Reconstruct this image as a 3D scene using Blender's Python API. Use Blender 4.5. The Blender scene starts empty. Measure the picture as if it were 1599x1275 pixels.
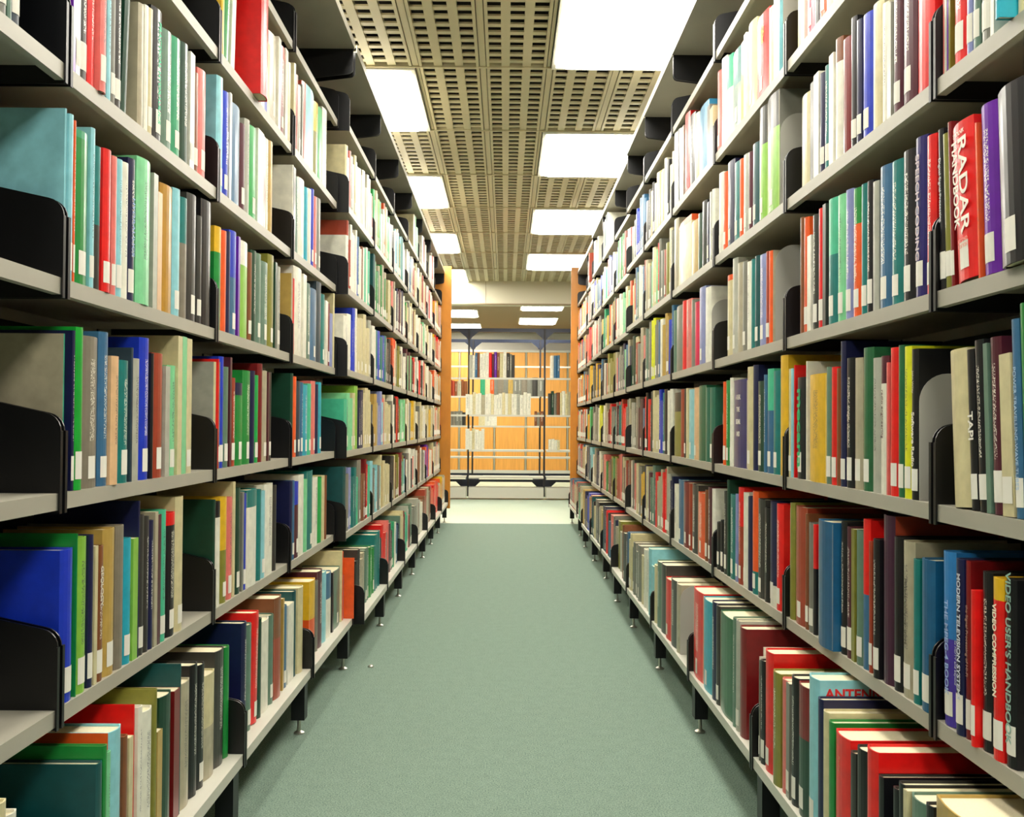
import bpy, bmesh, math, random
from mathutils import Matrix, Vector

S = bpy.context.scene
COL = S.collection
FLOOR = 0.935                      # height of the lens above the carpet

# ------------------------------------------------------------------ camera, world, exposure
F = 1555.0; PAN, TILT, ROLL = .0067, .0164, .0068
def ray(x, y):
    u = (x-799.5)/F; v = (637.5-y)/F
    c, s = math.cos(ROLL), math.sin(ROLL); u, v = c*u-s*v, s*u+c*v
    c, s = math.cos(TILT), math.sin(TILT); y1 = c-s*v; z = s+c*v
    c, s = math.cos(PAN), math.sin(PAN)
    return Vector((c*u+s*y1, -s*u+c*y1, z))
def proj(X, Y, Z):
    c, s = math.cos(PAN), math.sin(PAN); x1 = c*X-s*Y; y1 = s*X+c*Y
    c, s = math.cos(TILT), math.sin(TILT); y2 = c*y1+s*Z; z2 = -s*y1+c*Z
    u = x1/y2; v = z2/y2
    c, s = math.cos(ROLL), math.sin(ROLL); u, v = c*u+s*v, -s*u+c*v
    return 799.5+F*u, 637.5-F*v
cam_data = bpy.data.cameras.new('camera'); cam = bpy.data.objects.new('camera', cam_data); COL.objects.link(cam)
cam_data.sensor_width = 36; cam_data.lens = F/1599*36; cam_data.clip_start = .05; cam_data.clip_end = 100
_f = ray(799.5, 637.5).normalized()
_r = (ray(800.5, 637.5)-ray(799.5, 637.5)).normalized()
_u = _r.cross(_f).normalized()
cam.matrix_world = Matrix.Translation((0, 0, FLOOR)) @ Matrix((( _r.x, _u.x, -_f.x), (_r.y, _u.y, -_f.y), (_r.z, _u.z, -_f.z))).to_4x4()
S.camera = cam
w = bpy.data.worlds.new('world'); S.world = w; w.use_nodes = True
w.node_tree.nodes['Background'].inputs[0].default_value = (.8, .9, 1, 1)
w.node_tree.nodes['Background'].inputs[1].default_value = .02
S.view_settings.view_transform = 'Standard'; S.view_settings.look = 'None'
S.view_settings.gamma = 1; S.view_settings.use_curve_mapping = False
S.view_settings.exposure = 0.62
LAMP = 16.0                        # strength of every ceiling diffuser

# ------------------------------------------------------------------ helpers
def srgb(h):
    h = h.lstrip('#'); v = [int(h[i:i+2], 16)/255 for i in (0, 2, 4)]
    return tuple(((c+.055)/1.055)**2.4 if c > .04045 else c/12.92 for c in v)
def mat(name, col, rough=.5, metal=0, coat=0, emit=None, strength=0, noise=None):
    m = bpy.data.materials.new(name); m.use_nodes = True; nt = m.node_tree; b = nt.nodes['Principled BSDF']
    c = srgb(col); b.inputs['Base Color'].default_value = (*c, 1)
    b.inputs['Roughness'].default_value = rough; b.inputs['Metallic'].default_value = metal
    b.inputs['Coat Weight'].default_value = coat
    if emit:
        b.inputs['Emission Color'].default_value = (*srgb(emit), 1); b.inputs['Emission Strength'].default_value = strength
    if noise:
        sc, amt, sx = noise
        tc = nt.nodes.new('ShaderNodeTexCoord'); mp = nt.nodes.new('ShaderNodeMapping'); mp.inputs['Scale'].default_value = sx
        n = nt.nodes.new('ShaderNodeTexNoise'); n.inputs['Scale'].default_value = sc; n.inputs['Detail'].default_value = 4
        r = nt.nodes.new('ShaderNodeValToRGB'); r.color_ramp.elements[0].position = .3; r.color_ramp.elements[1].position = .7
        r.color_ramp.elements[0].color = (*[max(0, x*(1-amt)) for x in c], 1); r.color_ramp.elements[1].color = (*[min(1, x*(1+amt)) for x in c], 1)
        nt.links.new(tc.outputs['Object'], mp.inputs[0]); nt.links.new(mp.outputs[0], n.inputs['Vector'])
        nt.links.new(n.outputs[0], r.inputs[0]); nt.links.new(r.outputs[0], b.inputs['Base Color'])
    return m
M = dict(
    shelf=mat('painted_shelf_steel', 'a29e8f', .42, noise=(6, .06, (1, 1, 1))),
    base=mat('base_shelf_steel', 'c4c2b4', .4, noise=(6, .05, (1, 1, 1))),
    black=mat('black_bracket_steel', '020204', .38),
    back=mat('dark_back_steel', '0b0a09', .7),  # near-black colour standing in for the shade behind the books
    leg=mat('black_leg_steel', '08080b', .4),
    chrome=mat('foot_steel', 'b8b4a8', .3, .9),
    post=mat('cream_post_steel', 'a8a288', .5),
    grey=mat('grey_bookend_steel', 'a6a499', .5),
    wood=mat('orange_wood', 'bd7a20', .45, noise=(9, .14, (1, 12, .6))),
    wallwood=mat('panel_wood', 'e3a048', .5, noise=(5, .1, (8, 1, .5))),
    wall=mat('white_wall', 'e2dfd2', .8),
    sidewall=mat('grey_side_wall', '55524c', .8),
    beam=mat('beam_paint', 'cfcbb4', .8),
    ceil=mat('ceiling_paint', 'c2b894', .5),
    ceil2=mat('ceiling_board', '8f7f63', .8),
    plenum=mat('plenum', '17130f', .9),
    frame=mat('lamp_frame', 'e8e6da', .5),
    slate=mat('rack_blue_steel', '1b2740', .4),
    rack=mat('rack_shelf_steel', 'c9c7ba', .5),
    dark=mat('rack_dark_steel', '24242c', .5),
    page=mat('paper', 'd9cfae', .85, noise=(300, .12, (1, 6, .05))),
    white=mat('label_paper', 'e0ddd0', .7),
)
def lamp_mat():
    m = bpy.data.materials.new('lamp_diffuser'); m.use_nodes = True; b = m.node_tree.nodes['Principled BSDF']
    b.inputs['Base Color'].default_value = (.9, .9, .9, 1)
    b.inputs['Emission Color'].default_value = (1.0, .955, .86, 1); b.inputs['Emission Strength'].default_value = LAMP
    return m
M['lamp'] = lamp_mat()

class MB:
    def __init__(s): s.v = []; s.f = []
    def box(s, x0, x1, y0, y1, z0, z1):
        if x0 > x1: x0, x1 = x1, x0
        if y0 > y1: y0, y1 = y1, y0
        if z0 > z1: z0, z1 = z1, z0
        n = len(s.v)
        s.v += [(x0, y0, z0), (x1, y0, z0), (x1, y1, z0), (x0, y1, z0), (x0, y0, z1), (x1, y0, z1), (x1, y1, z1), (x0, y1, z1)]
        s.f += [(n, n+3, n+2, n+1), (n+4, n+5, n+6, n+7), (n, n+1, n+5, n+4), (n+1, n+2, n+6, n+5), (n+2, n+3, n+7, n+6), (n+3, n, n+4, n+7)]
        return s
    def prism(s, pts, axis, a, b):            # polygon (p,q) extruded along axis from a to b
        n = len(s.v); k = len(pts)
        def P(p, q, t): return {'x': (t, p, q), 'y': (p, t, q), 'z': (p, q, t)}[axis]
        s.v += [P(p, q, a) for p, q in pts]+[P(p, q, b) for p, q in pts]
        s.f.append(tuple(range(n, n+k))); s.f.append(tuple(range(n+2*k-1, n+k-1, -1)))
        for i in range(k):
            j = (i+1) % k; s.f.append((n+i, n+k+i, n+k+j, n+j))
        return s
    def lathe(s, cx, cy, prof, seg=14):
        n = len(s.v)
        for r, z in prof:
            for i in range(seg):
                a = 2*math.pi*i/seg; s.v.append((cx+r*math.cos(a), cy+r*math.sin(a), z))
        for j in range(len(prof)-1):
            for i in range(seg):
                k = (i+1) % seg; s.f.append((n+j*seg+i, n+j*seg+k, n+(j+1)*seg+k, n+(j+1)*seg+i))
        s.f.append(tuple(range(n+seg-1, n-1, -1))); s.f.append(tuple(n+(len(prof)-1)*seg+i for i in range(seg)))
        return s
    def mesh(s, name, material):
        me = bpy.data.meshes.new(name); me.from_pydata(s.v, [], s.f)
        bm = bmesh.new(); bm.from_mesh(me); bmesh.ops.recalc_face_normals(bm, faces=bm.faces); bm.to_mesh(me); bm.free()
        me.materials.append(material); me.update(); return me
    def obj(s, name, material, parent=None, bevel=0):
        o = bpy.data.objects.new(name, s.mesh(name, material)); COL.objects.link(o)
        if parent: o.parent = parent
        if bevel:
            b = o.modifiers.new('bevel', 'BEVEL'); b.width = bevel; b.segments = 2; b.limit_method = 'ANGLE'
        return o
def empty(name, loc, label, cat, group=None):
    o = bpy.data.objects.new(name, None); COL.objects.link(o); o.location = loc; o.empty_display_size = .1
    o['label'] = label; o['category'] = cat
    if group: o['group'] = group
    return o
def tag(o, label=None, cat=None, group=None, kind=None):
    if label: o['label'] = label
    if cat: o['category'] = cat
    if group: o['group'] = group
    if kind: o['kind'] = kind
    return o
def link(o, parent=None):
    COL.objects.link(o)
    if parent is not None: o.parent = parent
    return o
ORD = ['nearest', 'second', 'third', 'fourth', 'fifth', 'sixth', 'seventh', 'eighth', 'ninth', 'tenth', 'eleventh', 'twelfth', 'thirteenth', 'fourteenth', 'fifteenth', 'sixteenth', 'seventeenth', 'eighteenth', 'nineteenth', 'twentieth', 'twenty-first', 'twenty-second', 'twenty-third', 'twenty-fourth', 'twenty-fifth', 'twenty-sixth']

# ------------------------------------------------------------------ ceiling lamps (the light of the room)
CZ = FLOOR+1.70
CELL = 1.02
right_cells = [4.715-CELL+2*CELL*i for i in range(-3, 4)]
left_cells = [4.715+2*CELL*i for i in range(-3, 4)]
def fixture(x0, x1, y0, z, label, length=1.0, group='lamps over the aisle'):
    t = empty('ceiling_light', ((x0+x1)/2, y0+length/2, z), label, 'ceiling light', group)
    hx, hy = (x1-x0)/2, length/2
    f = MB()
    f.box(-hx, -hx+.02, -hy, hy, -.012, .05).box(hx-.02, hx, -hy, hy, -.012, .05)
    f.box(-hx+.02, hx-.02, -hy, -hy+.02, -.012, .05).box(-hx+.02, hx-.02, hy-.02, hy, -.012, .05).box(-hx+.02, hx-.02, -hy+.02, hy-.02, .045, .05)
    f.obj('lamp_frame', M['frame'], t)
    a, b = hx-.022, hy-.022
    MB().prism([(-a+.05, -b), (a-.05, -b), (a, -b+.05), (a, b-.05), (a-.05, b), (-a+.05, b), (-a, b-.05), (-a, -b+.05)], 'z', -.018, .03).obj('diffuser', M['lamp'], t)
    return t
for i, y in enumerate(right_cells):
    fixture(.208, .836, y+.01, CZ, 'square bright ceiling lamp on the right of the aisle, %s from the camera' % ORD[i])
for i, y in enumerate(left_cells):
    fixture(-1.07, -.444, y+.01, CZ, 'bright ceiling lamp half hidden by the left canopy, %s from the camera' % ORD[i])
for i, (x0, y) in enumerate([(.21, 13.95), (-1.07, 14.95), (.21, 16.0), (-1.07, 17.0), (.21, 12.6), (-1.07, 12.9)]):
    fixture(x0, x0+.64, y, CZ+.03, 'bright lamp beyond the beam, %s side, %s' % ('right' if x0 > 0 else 'left', ['nearest the beam but one', 'nearer the racks', 'in front of the far wall', 'farthest', 'just past the beam', 'just behind the beam'][i]), group='lamps beyond the beam')

# ------------------------------------------------------------------ setting
def struct(mb, name, m): o = mb.obj(name, m); o['kind'] = 'structure'; return o
def carpet():
    m = bpy.data.materials.new('green_grey_carpet'); m.use_nodes = True; nt = m.node_tree; b = nt.nodes['Principled BSDF']
    b.inputs['Roughness'].default_value = .95
    g = nt.nodes.new('ShaderNodeNewGeometry')
    n = nt.nodes.new('ShaderNodeTexNoise'); n.inputs['Scale'].default_value = 260; n.inputs['Detail'].default_value = 3
    n2 = nt.nodes.new('ShaderNodeTexNoise'); n2.inputs['Scale'].default_value = 28; n2.inputs['Detail'].default_value = 3
    mx = nt.nodes.new('ShaderNodeMath'); mx.operation = 'MULTIPLY_ADD'; mx.inputs[1].default_value = .12; 
    r = nt.nodes.new('ShaderNodeValToRGB'); r.color_ramp.elements[0].position = .36; r.color_ramp.elements[1].position = .76
    r.color_ramp.elements[0].color = (*srgb('4f6459'), 1); r.color_ramp.elements[1].color = (*srgb('879c8b'), 1)
    nt.links.new(g.outputs['Position'], n.inputs['Vector']); nt.links.new(g.outputs['Position'], n2.inputs['Vector'])
    nt.links.new(n2.outputs[0], mx.inputs[0]); nt.links.new(n.outputs[0], mx.inputs[2]); nt.links.new(mx.outputs[0], r.inputs[0])
    nt.links.new(r.outputs[0], b.inputs['Base Color'])
    bp = nt.nodes.new('ShaderNodeBump'); bp.inputs['Strength'].default_value = .15; bp.inputs['Distance'].default_value = .004
    nt.links.new(n.outputs[0], bp.inputs['Height']); nt.links.new(bp.outputs[0], b.inputs['Normal'])
    return m
struct(MB().box(-5, 5, -3, 9.45, -.05, 0), 'floor', carpet())
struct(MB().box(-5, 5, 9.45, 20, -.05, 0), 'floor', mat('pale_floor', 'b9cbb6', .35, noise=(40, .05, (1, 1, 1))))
struct(MB().box(-5.1, -5, -3, 20, 0, 3.0), 'wall_left', M['sidewall'])
struct(MB().box(5, 5.1, -3, 20, 0, 3.0), 'wall_right', M['sidewall'])
struct(MB().box(-5, 5, -3.1, -3, 0, 3.0), 'wall_near', M['sidewall'])
struct(MB().box(-5, 5, 18.75, 18.85, 0, 3.0), 'wall_far', M['wall'])
# slotted metal ceiling
cb = MB(); yA, yB = 4.715-7*CELL, 11.82
def cellof(y): return (y-4.715)/CELL
lit = [(.202, .842, y, y+CELL) for y in right_cells]+[(-1.078, -.438, y, y+CELL) for y in left_cells]
def inlit(x, y): return any(a-.001 <= x <= b+.001 and c <= y <= d for a, b, c, d in lit)
ny = int((yB-yA)/CELL)+1
for i in range(-4, 5):
    x0 = -.118+.32*i
    for j in range(ny):
        y0 = yA+j*CELL; y1 = min(y0+CELL, yB)
        if y0 >= yB-.05: continue
        if inlit(x0+.16, y0+.5): continue
        for a, b in ((0, .014), (.018, .032), (.088, .128), (.188, .228), (.288, .302), (.306, .32)):
            cb.box(x0+a, x0+b, y0+.004, y1-.004, CZ+(0 if a in (.018, .288) else .004), CZ+.03)
        k = 0
        while y0+.02+k*.085+.03 < y1:
            yy = y0+.015+k*.085
            for a in (.032, .128, .228):
                cb.box(x0+a, x0+a+.06, yy, yy+.034, CZ+.008, CZ+.016)
            k += 1
for j in range(ny+1):
    y = yA+j*CELL
    if y < yB: cb.box(-1.4, 1.5, y-.006, y+.006, CZ-.004, CZ+.03)
struct(cb, 'ceiling', M['ceil'])
struct(MB().box(-5, 5, -3, yB, CZ+.16, CZ+.2), 'ceiling', M['plenum'])
struct(MB().box(-5, -1.398, -3, yB, CZ, CZ+.04).box(1.482, 5, -3, yB, CZ, CZ+.04).box(-1.398, 1.482, -3, yA, CZ, CZ+.04), 'ceiling', M['ceil2'])
struct(MB().box(-5, 5, 12.1, 18.75, CZ+.03, CZ+.08), 'ceiling', M['ceil2'])
struct(MB().box(-5, 5, yB, yB+.28, FLOOR+1.44, CZ+.2), 'trim_1', M['beam'])
struct(MB().box(-.245, -.241, yB-.004, yB, FLOOR+1.44, CZ), 'trim_2', M['ceil2'])
struct(MB().box(-5, 5, 11.8, 11.83, FLOOR+1.425, FLOOR+1.44), 'trim_3', M['ceil2'])

# ------------------------------------------------------------------ shelving bays
ZL, ZR, PITCH, LIP = FLOOR+.189, FLOOR+.180, .32, .025
def face(side, Y):
    if side == 'L': return .661 if Y < 3.0 else (.657 if Y < 3.86 else .62)
    return .647 if Y < 5.0 else (.668 if Y < 8.1 else .69)
edges = {'L': [(.715, 1.485), (1.494, 2.266), (2.273, 3.05), (3.056, 3.84), (3.875, 4.66), (4.665, 5.45), (5.455, 6.24), (6.245, 7.03), (7.035, 7.82), (7.825, 8.61), (8.615, 9.56)],
         'R': [(.71, 1.492), (1.5, 2.29), (2.298, 3.081), (3.089, 3.873), (3.881, 4.657), (4.664, 5.33), (5.34, 6.12), (6.13, 6.91), (6.92, 7.7), (7.71, 8.49), (8.5, 9.56)]}
def zlip(side, k): return (ZL if side == 'L' else ZR)+PITCH*k
def zshelf(side, k): return zlip(side, k)+LIP
BACK = .27
def bracket_mesh(flip):                     # local: aisle at x=0, depth +x, z=0 at lip bottom; flip = +1 flange towards +y
    m = MB(); r = .028
    pts = [(-.002, -.005), (.235, -.005), (.235, .19)]
    for i in range(6):
        a = math.radians(100+80*i/5); pts.append((-.002+r+r*math.cos(a), .113+r*math.sin(a)+.004))
    m.prism(pts, 'y', 0, .003*flip)
    m.box(-.004, -.0015, 0, .008*flip, -.005, .118)
    return m
def canopy_bracket_mesh(flip):
    m = MB(); pts = [(.006, .0), (.24, .0), (.24, -.125)]
    for i in range(5):
        a = math.radians(260-80*i/4); pts.append((.006+.02+.02*math.cos(a), -.078+.02*math.sin(a)))
    m.prism(pts, 'y', 0, .003*flip); return m
cache = {}
def shared(key, fn):
    if key not in cache: cache[key] = fn()
    return cache[key]
def part(name, me, parent, loc=(0, 0, 0)):
    o = bpy.data.objects.new(name, me); o.location = loc; return link(o, parent)
bays = {}
def bay(side, i, y0, y1):
    s = -1 if side == 'L' else 1
    W = face(side, (y0+y1)/2); L = round(y1-y0, 3)
    nm = 'left' if side == 'L' else 'right'
    t = empty('shelving_bay', (s*W, y0, 0), 'grey steel shelving bay packed with books, %s one along the %s side of the aisle' % (ORD[i], nm), 'shelving', 'shelving bays along the %s side' % nm)
    t.rotation_euler.z = 0 if s > 0 else math.pi
    # local frame: +x away from the aisle; for the left side y runs backwards
    sy = 1 if s > 0 else -1
    def Y(a): return a*sy
    def shelf_me():
        m = MB(); m.box(0, .0025, Y(.004), Y(L-.004), 0, LIP).box(.0025, BACK, Y(.004), Y(L-.004), LIP-.003, LIP).box(.0025, .014, Y(.004), Y(L-.004), 0, .0025)
        m.box(BACK-.003, BACK, Y(.004), Y(L-.004), -.0, LIP-.003); return m.mesh('shelf', M['shelf'])
    def base_me():
        m = MB(); m.box(-.075, -.072, Y(.004), Y(L-.004), .0, LIP).box(-.072, BACK, Y(.004), Y(L-.004), LIP-.003, LIP).box(-.072, -.055, Y(.004), Y(L-.004), 0, .0025)
        return m.mesh('base_shelf', M['base'])
    sm = shared(('shelf', side, L), shelf_me); bmsh = shared(('base', side, L), base_me)
    b0 = shared(('br', sy, 1), lambda: bracket_mesh(sy).mesh('shelf_bracket', M['black']))
    b1 = shared(('br', sy, -1), lambda: bracket_mesh(-sy).mesh('shelf_bracket', M['black']))
    c0 = shared(('cb', sy, 1), lambda: canopy_bracket_mesh(sy).mesh('canopy_bracket', M['black']))
    c1 = shared(('cb', sy, -1), lambda: canopy_bracket_mesh(-sy).mesh('canopy_bracket', M['black']))
    for k in range(-3, 4):
        z = zlip(side, k); dx = -.075 if k == -3 else 0
        part('base_shelf' if k == -3 else 'shelf', bmsh if k == -3 else sm, t, (0, 0, z))
        part('shelf_bracket', b0, t, (dx, Y(0), z)); part('shelf_bracket', b1, t, (dx, Y(L), z))
    zc = FLOOR+1.45; off = -.005 if s > 0 else (-.065 if i < 4 else -.03)
    def can_me():
        m = MB(); m.box(0, .003, Y(0), Y(L), 0, .03).box(.003, .36, Y(0), Y(L), .0, .004); return m.mesh('canopy', M['shelf'])
    part('canopy', shared(('can', side, L), can_me), t, (off, 0, zc))
    part('canopy_bracket', c0, t, (off, Y(.002), zc)); part('canopy_bracket', c1, t, (off, Y(L-.002), zc))
    def back_me(): return MB().box(BACK+.003, BACK+.008, Y(.0), Y(L), .1, FLOOR+1.4).mesh('gap_shade_sheet', M['back'])  # added dark sheet: shade of the open shelf backs put into its colour
    part('gap_shade_sheet', shared(('back', side, L), back_me), t)
    def post_me(): return MB().box(BACK+.01, BACK+.05, Y(.0), Y(.03), 0.02, FLOOR+1.45).mesh('upright', M['post'])
    part('upright', shared(('post', side), post_me), t); part('upright', shared(('post', side), post_me), t, (0, Y(L-.03), 0))
    def leg_me():
        m = MB(); m.box(-.02, .02, -.022, .022, .045, zlip(side, -3)-.002); return m.mesh('leg', M['leg'])
    def foot_me():
        return MB().lathe(0, 0, [(.016, 0), (.016, .004), (.006, .009), (.005, .045)]).mesh('foot', M['chrome'])
    for px in (-.045, .24):
        l = part('leg', shared(('leg', side), leg_me), t, (px, Y(L-.024), 0)); part('foot', shared('foot', foot_me), l)
        if i == 0: 
            l = part('leg', shared(('leg', side), leg_me), t, (px, Y(.03), 0)); part('foot', shared('foot', foot_me), l)
    bays[(side, i)] = t
for side in 'LR':
    for i, (a, b) in enumerate(edges[side]): bay(side, i, a, b)
# wooden end panels
for s, x, nm in ((-1, .525, 'left'), (1, .627, 'right')):
    o = MB().box(s*x, s*(x+.6), 9.566, 9.598, .13, FLOOR+1.52).obj('end_panel', M['wood'], bevel=.002)
    tag(o, 'tall orange wooden end panel closing the %s row of shelves' % nm, 'end panel', 'wooden end panels')

# ------------------------------------------------------------------ books
PAL = dict(w='dedccb', c='c9bf93', b='a8a086', k='0b0b10', dg='34332f', g='77776c', lg='a9aa9c', r='dc1210', dr='740a0e', o='e2561a',
           y='d9ad1e', n='0f8334', dn='0b3b28', ln='78c890', li='82b83e', t='0b726e', lb='86c4cc', u='1334b8', v='0e1440', s='34668a',
           br='7a4624', tn='b4954a', p='64189a', pk='d87068', ol='7d7c2c', m='4c1526', mi='43b48c', ru='9a3a20', sl='2b3c48', cy='1f9fb4',
           gg='5c7a68', bg='0c9c30', ma='b08018', lv='8088b8', te='0a4a4c', cr='d01848', gr='1aa04a', yl='d8dc20', pe='d8b084', tp='7c7464')
NAMES = dict(w='white', c='cream', b='beige', k='black', dg='charcoal', g='grey', lg='pale grey', r='red', dr='dark red', o='orange', y='yellow',
             n='green', dn='dark green', ln='pale green', li='lime green', t='teal', lb='light blue', u='blue', v='navy', s='steel blue', br='brown',
             tn='tan', p='purple', pk='pink', ol='olive', m='maroon', mi='mint green', ru='rust red', sl='slate', cy='turquoise', gg='grey green',
             bg='bright green', ma='mustard', lv='lavender', te='deep teal', cr='crimson', gr='emerald', yl='acid yellow', pe='peach', tp='taupe')
# rows[(side,k)] = (start_x, "xend:colour:top:flags ...")   top = pixel row of the book's top on its spine plane, or h<cm>
# flags: L spine label, T small title, P<mm> stands proud, R<mm> set back, A<deg> leans, B<frac><colour> upper band, S stiff flat paperback, D<cm> depth
ROWS = []
def row(side, k, x0, txt): ROWS.append((side, k, x0, txt))
# ---- left side, nearest bays
row('L', 1, 0, "13:g:h25:LT 20:gg:h24:T 34:sl:h25:LT")
row('L', 1, 113.5, "118:p:h24:S 125:w:h25:LS 139:dg:h24:LT 150:r:h24:T 168:pk:h26:P9LT 174.5:lb:h25:T 181:g:h25:L 191:dg:h25:LT 199:dn:h26:A4")
row('L', 1, 217, "226:b:8:D20 232:w:10:B40w 239:c:15:L 256:k:17:LT 271:gg:51:TL 284:gn0:62:TL 296:dn:70:T 303:w:84:SL 311:br:115:L 324:pk:112:L")
row('L', 0, 98.6, "102:lb:170:R5D23 109:lb:176:L 117:o:187:LT 141:n:207:LB95gn0 148:lb:201:TL 158:dg:230:B45t 175:r:233:P5L 183:pk:245:L 192:lb:250:TL 201:w:255:T 212:v:249:TL 238:ln:249:P5T 245:lg:272:S 252:pe:301:S 272:ma:291: 283:lb:296:L 294:tp:310:B62t 309:dg:305:L 316:dg:338:L 332:k:315:")
row('L', -1, 96.5, "99:mi:521:R12D23LKb 116:v:515:LTD20 130.5:bg:511:LP3 156:tp:526:LT 171:s:519:LT 187:pe:556:P5T 203.5:t:563:LT 207:sl:543: 220:lg:560:T 235:u:528:LT 240:k:552: 257:ru:552:L 264:lg:572:S 276:ln:571:LT 283:c:525:D22S 290:ln:526:S 298:c:529:SL")
row('L', -2, 97, "117:u:857:LD22 119:n:833:D20 138:li:839:LT 146:v:835:L 151:c:852:S 163:br:852:TL 182:tn:825:L 195:tp:820: 206:cy:840:L 214:li:840:S 217:v:782: 225.5:dg:804:L 233:dg:806:T 240:v:812:T 245:b:799:S 250:m:803:S 261:mi:796:TL 276:k:800:LTB90r 288:c:775:L")
row('L', -3, 150, "160:te:1190: 166:n:1163: 172:ln:1173:T 192:lb:1137:LKo 199:br:1148: 206:c:1150:S 208:r:1100:R8 222:w:1105:T 240:w:1107:T 244:ol:1075: 252:tn:1140:S 270:dn:1083: 279:dr:1076:S 281:te:1034: 299:b:1064:T 310:k:1036:T 321:k:1036:TL 338:b:1050:B50c 352:dg:1013:T 363:n:1007:")
# ---- left, second bay (B)
row('L', 2, 347, "351:y:h24: 360:n:h25:A4T 366:w:h24:A4S")
row('L', 2, 399, "401:r:h30:P30D21X 407:g:h20:S 413:w:h20:S 417:u:h19:S 421:c:h20:S")
row('L', 2, 421.5, "434:b:57:L 438:w:60:S 445:dr:74:LTB85r 449:w:78:S 452:c:99:D12")
row('L', 1, 340.5, "350:lb:122:D20L 358:u:145:TL 361:w:146:S 377:s:166: 384:m:195:L 391:lg:188:T 402:gr:200:L 411:w:205:S 414:br:214:S 420:w:218:TL 427:tn:222:")
row('L', 0, 337.5, "347:n:355:B75y 355:o:361: 360:v:362: 371:s:362:LB55u 374:p:370:S 389:li:378:B75w 394:br:395:L 401:dn:392:T 409:gg:397:L 420:gg:410:TL 429:ol:399:L 432:dn:410:S 439:lg:417:LT")
row('L', -1, 333.5, "337:c:565:D22R4Klg 338.5:r:560:D20 343:g:565:L 350:u:557:L 358:gg:573:L 361:m:558:S 369:ru:590:LT 381:n:598:LB85v 393:n:579:LT 399:v:579: 404:gr:586:L 411:dr:568: 418:b:579:L 420:m:581:S 424:dg:581:L")
row('L', -2, 332.5, "336:dn:780:D22 346:w:783:B85k 356:ol:776:LB50y 364:pk:776:TL 367.5:c:752: 377:dn:762:L 380:g:768:S 385:u:770:L 403:w:764:P4B82t 409:t:764: 415:lb:766:L 428:w:755:T 432:dg:757:")
row('L', -3, 379, "386:v:971:T 394:gg:974:L 404:r:951:LA3T 409:dn:965: 422:w:967:L 428:gg:959:L 441:ru:932:P4B60br 443:tn:934:S 449:s:945:L 458:w:942:S 463:te:922: 479:c:914:P5")
# ---- left, third bay (C)
row('L', 2, 457.5, "460:c:100:D14 464:ru:118: 469:lg:135:TL 471:g:133:S 477:ru:130: 490:lb:141: 496:ol:162:TB60y 503:gr:171: 510:w:171:TL")
row('L', 1, 453, "455.5:w:257:D20 459:dg:262:S 465:gg:277:T 475:w:281:L 480:cy:294: 485:w:296:L 489:u:296:L 494:pk:308:L 500:g:311:L")
row('L', 0, 453, "455:b:427:D15Ktn 458:r:435: 471:w:419:TL 476:w:429:S 484:gg:443:TL 494:s:452:L 501:sl:432: 506:t:460:L 510:w:470:S 514:dr:474:L 519:lv:490: 524:c:455:")
row('L', -1, 452.5, "456:dn:583:D16 462:o:588:L 468:sl:595:L 472:s:597:TL 480:cy:601:TL 485:mi:599:L 492:pk:595:L 496:v:600: 501:cy:597:L")
row('L', -2, 451.5, "455.5:v:751:D16 458:s:750:L 466:m:752:LB70u 474:w:741: 479:ln:748: 488:t:735:L 496:w:745:T 502:gr:745: 506:c:742: 509:br:742:")
row('L', -3, 483, "492:o:905:B50y 495:g:906: 503:m:890:T 509:lb:892: 517:w:893:B60s 519:k:893:S 531:gg:888:L")
row('L', -3, 536, "543:c:868: 551:o:864:D22 554:lv:896:R3S 566:o:864:D22")
# ---- right side, bay Z (closest)
row('R', 2, 1246, "1250:y:h24:S 1256:w:h24:S 1271:cr:h25:L 1277:k:h24: 1287:o:h25:L 1298:c:h24: 1308:w:h24: 1315:lb:h24: 1330:w:h25: 1345:u:h25: 1362:r:h25:")
row('R', 1, 1463.5, "1467:pk:h24:R6 1471:w:h24:R6S 1478:p:h24:R6 1484:ol:h24:R6S 1507:r:h25:LT 1516.5:lv:h24:L 1528:gg:h24:L 1546:g:h24:LB50lb 1552:w:h25:S 1586:cy:h25:P22 1599:c:h24: 1615:w:h24:")
row('R', 0, 1466, "1475:k:200:LA2 1484:ol:206:LA3 1490:dr:187:LA3 1528:r:186:A5LP4 1531:o:188:A3S 1557:p:160:LA3T 1600:k:130:LA3P15")
row('R', -1, 1484, "1514:c:546:A4P3 1526:k:545:A4L 1541:k:530:A4LT 1548:gg:535:A3S 1566:m:526:LA3T 1584:c:552:A3LS 1597:s:497:LA3 1614:gn1:466:A3 1630:u:480:A3")
row('R', -2, 1469, "1489:p1:862:LA1B50s1 1506:v:873:LP4 1514:dr:876:LD21 1530:r:923:LP8 1546:k:893:LT 1567:r:903:LP3B88y 1584:k:904:LD20")
row('R', -3, 1162.5, "1166:w:987:R15 1169:gr0:996:R25 1172:w:1011:R3S 1178:g:1021:L 1191:k:1027:LT 1203:r:1016:L 1218:ol:1050:P6T 1227:pk:1060: 1232:g:1066:SL 1242:k:1056:LT 1258:dn:1069:LB60dr 1274:lb:1051:LD21 1282:v:1090: 1291:c:1110: 1299:n:1126:D21 1325:r:1148:P4D20 1333:dg:1174: 1348:k:1168: 1369:r:1170:P4D20 1377:k:1211:D20")
row('R', -3, 1388, "1400:k:1228: 1410:k:1222: 1416:c:1233:S 1442:gg:1247:D20 1454:k:1256: 1510:tn:1263:D20 1540:dr:h23: 1580:w:h22:")
row('L', -3, -25, "-8:br:1250: 10:c:1252: 26:w:1268: 40:s:1290:")
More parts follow.
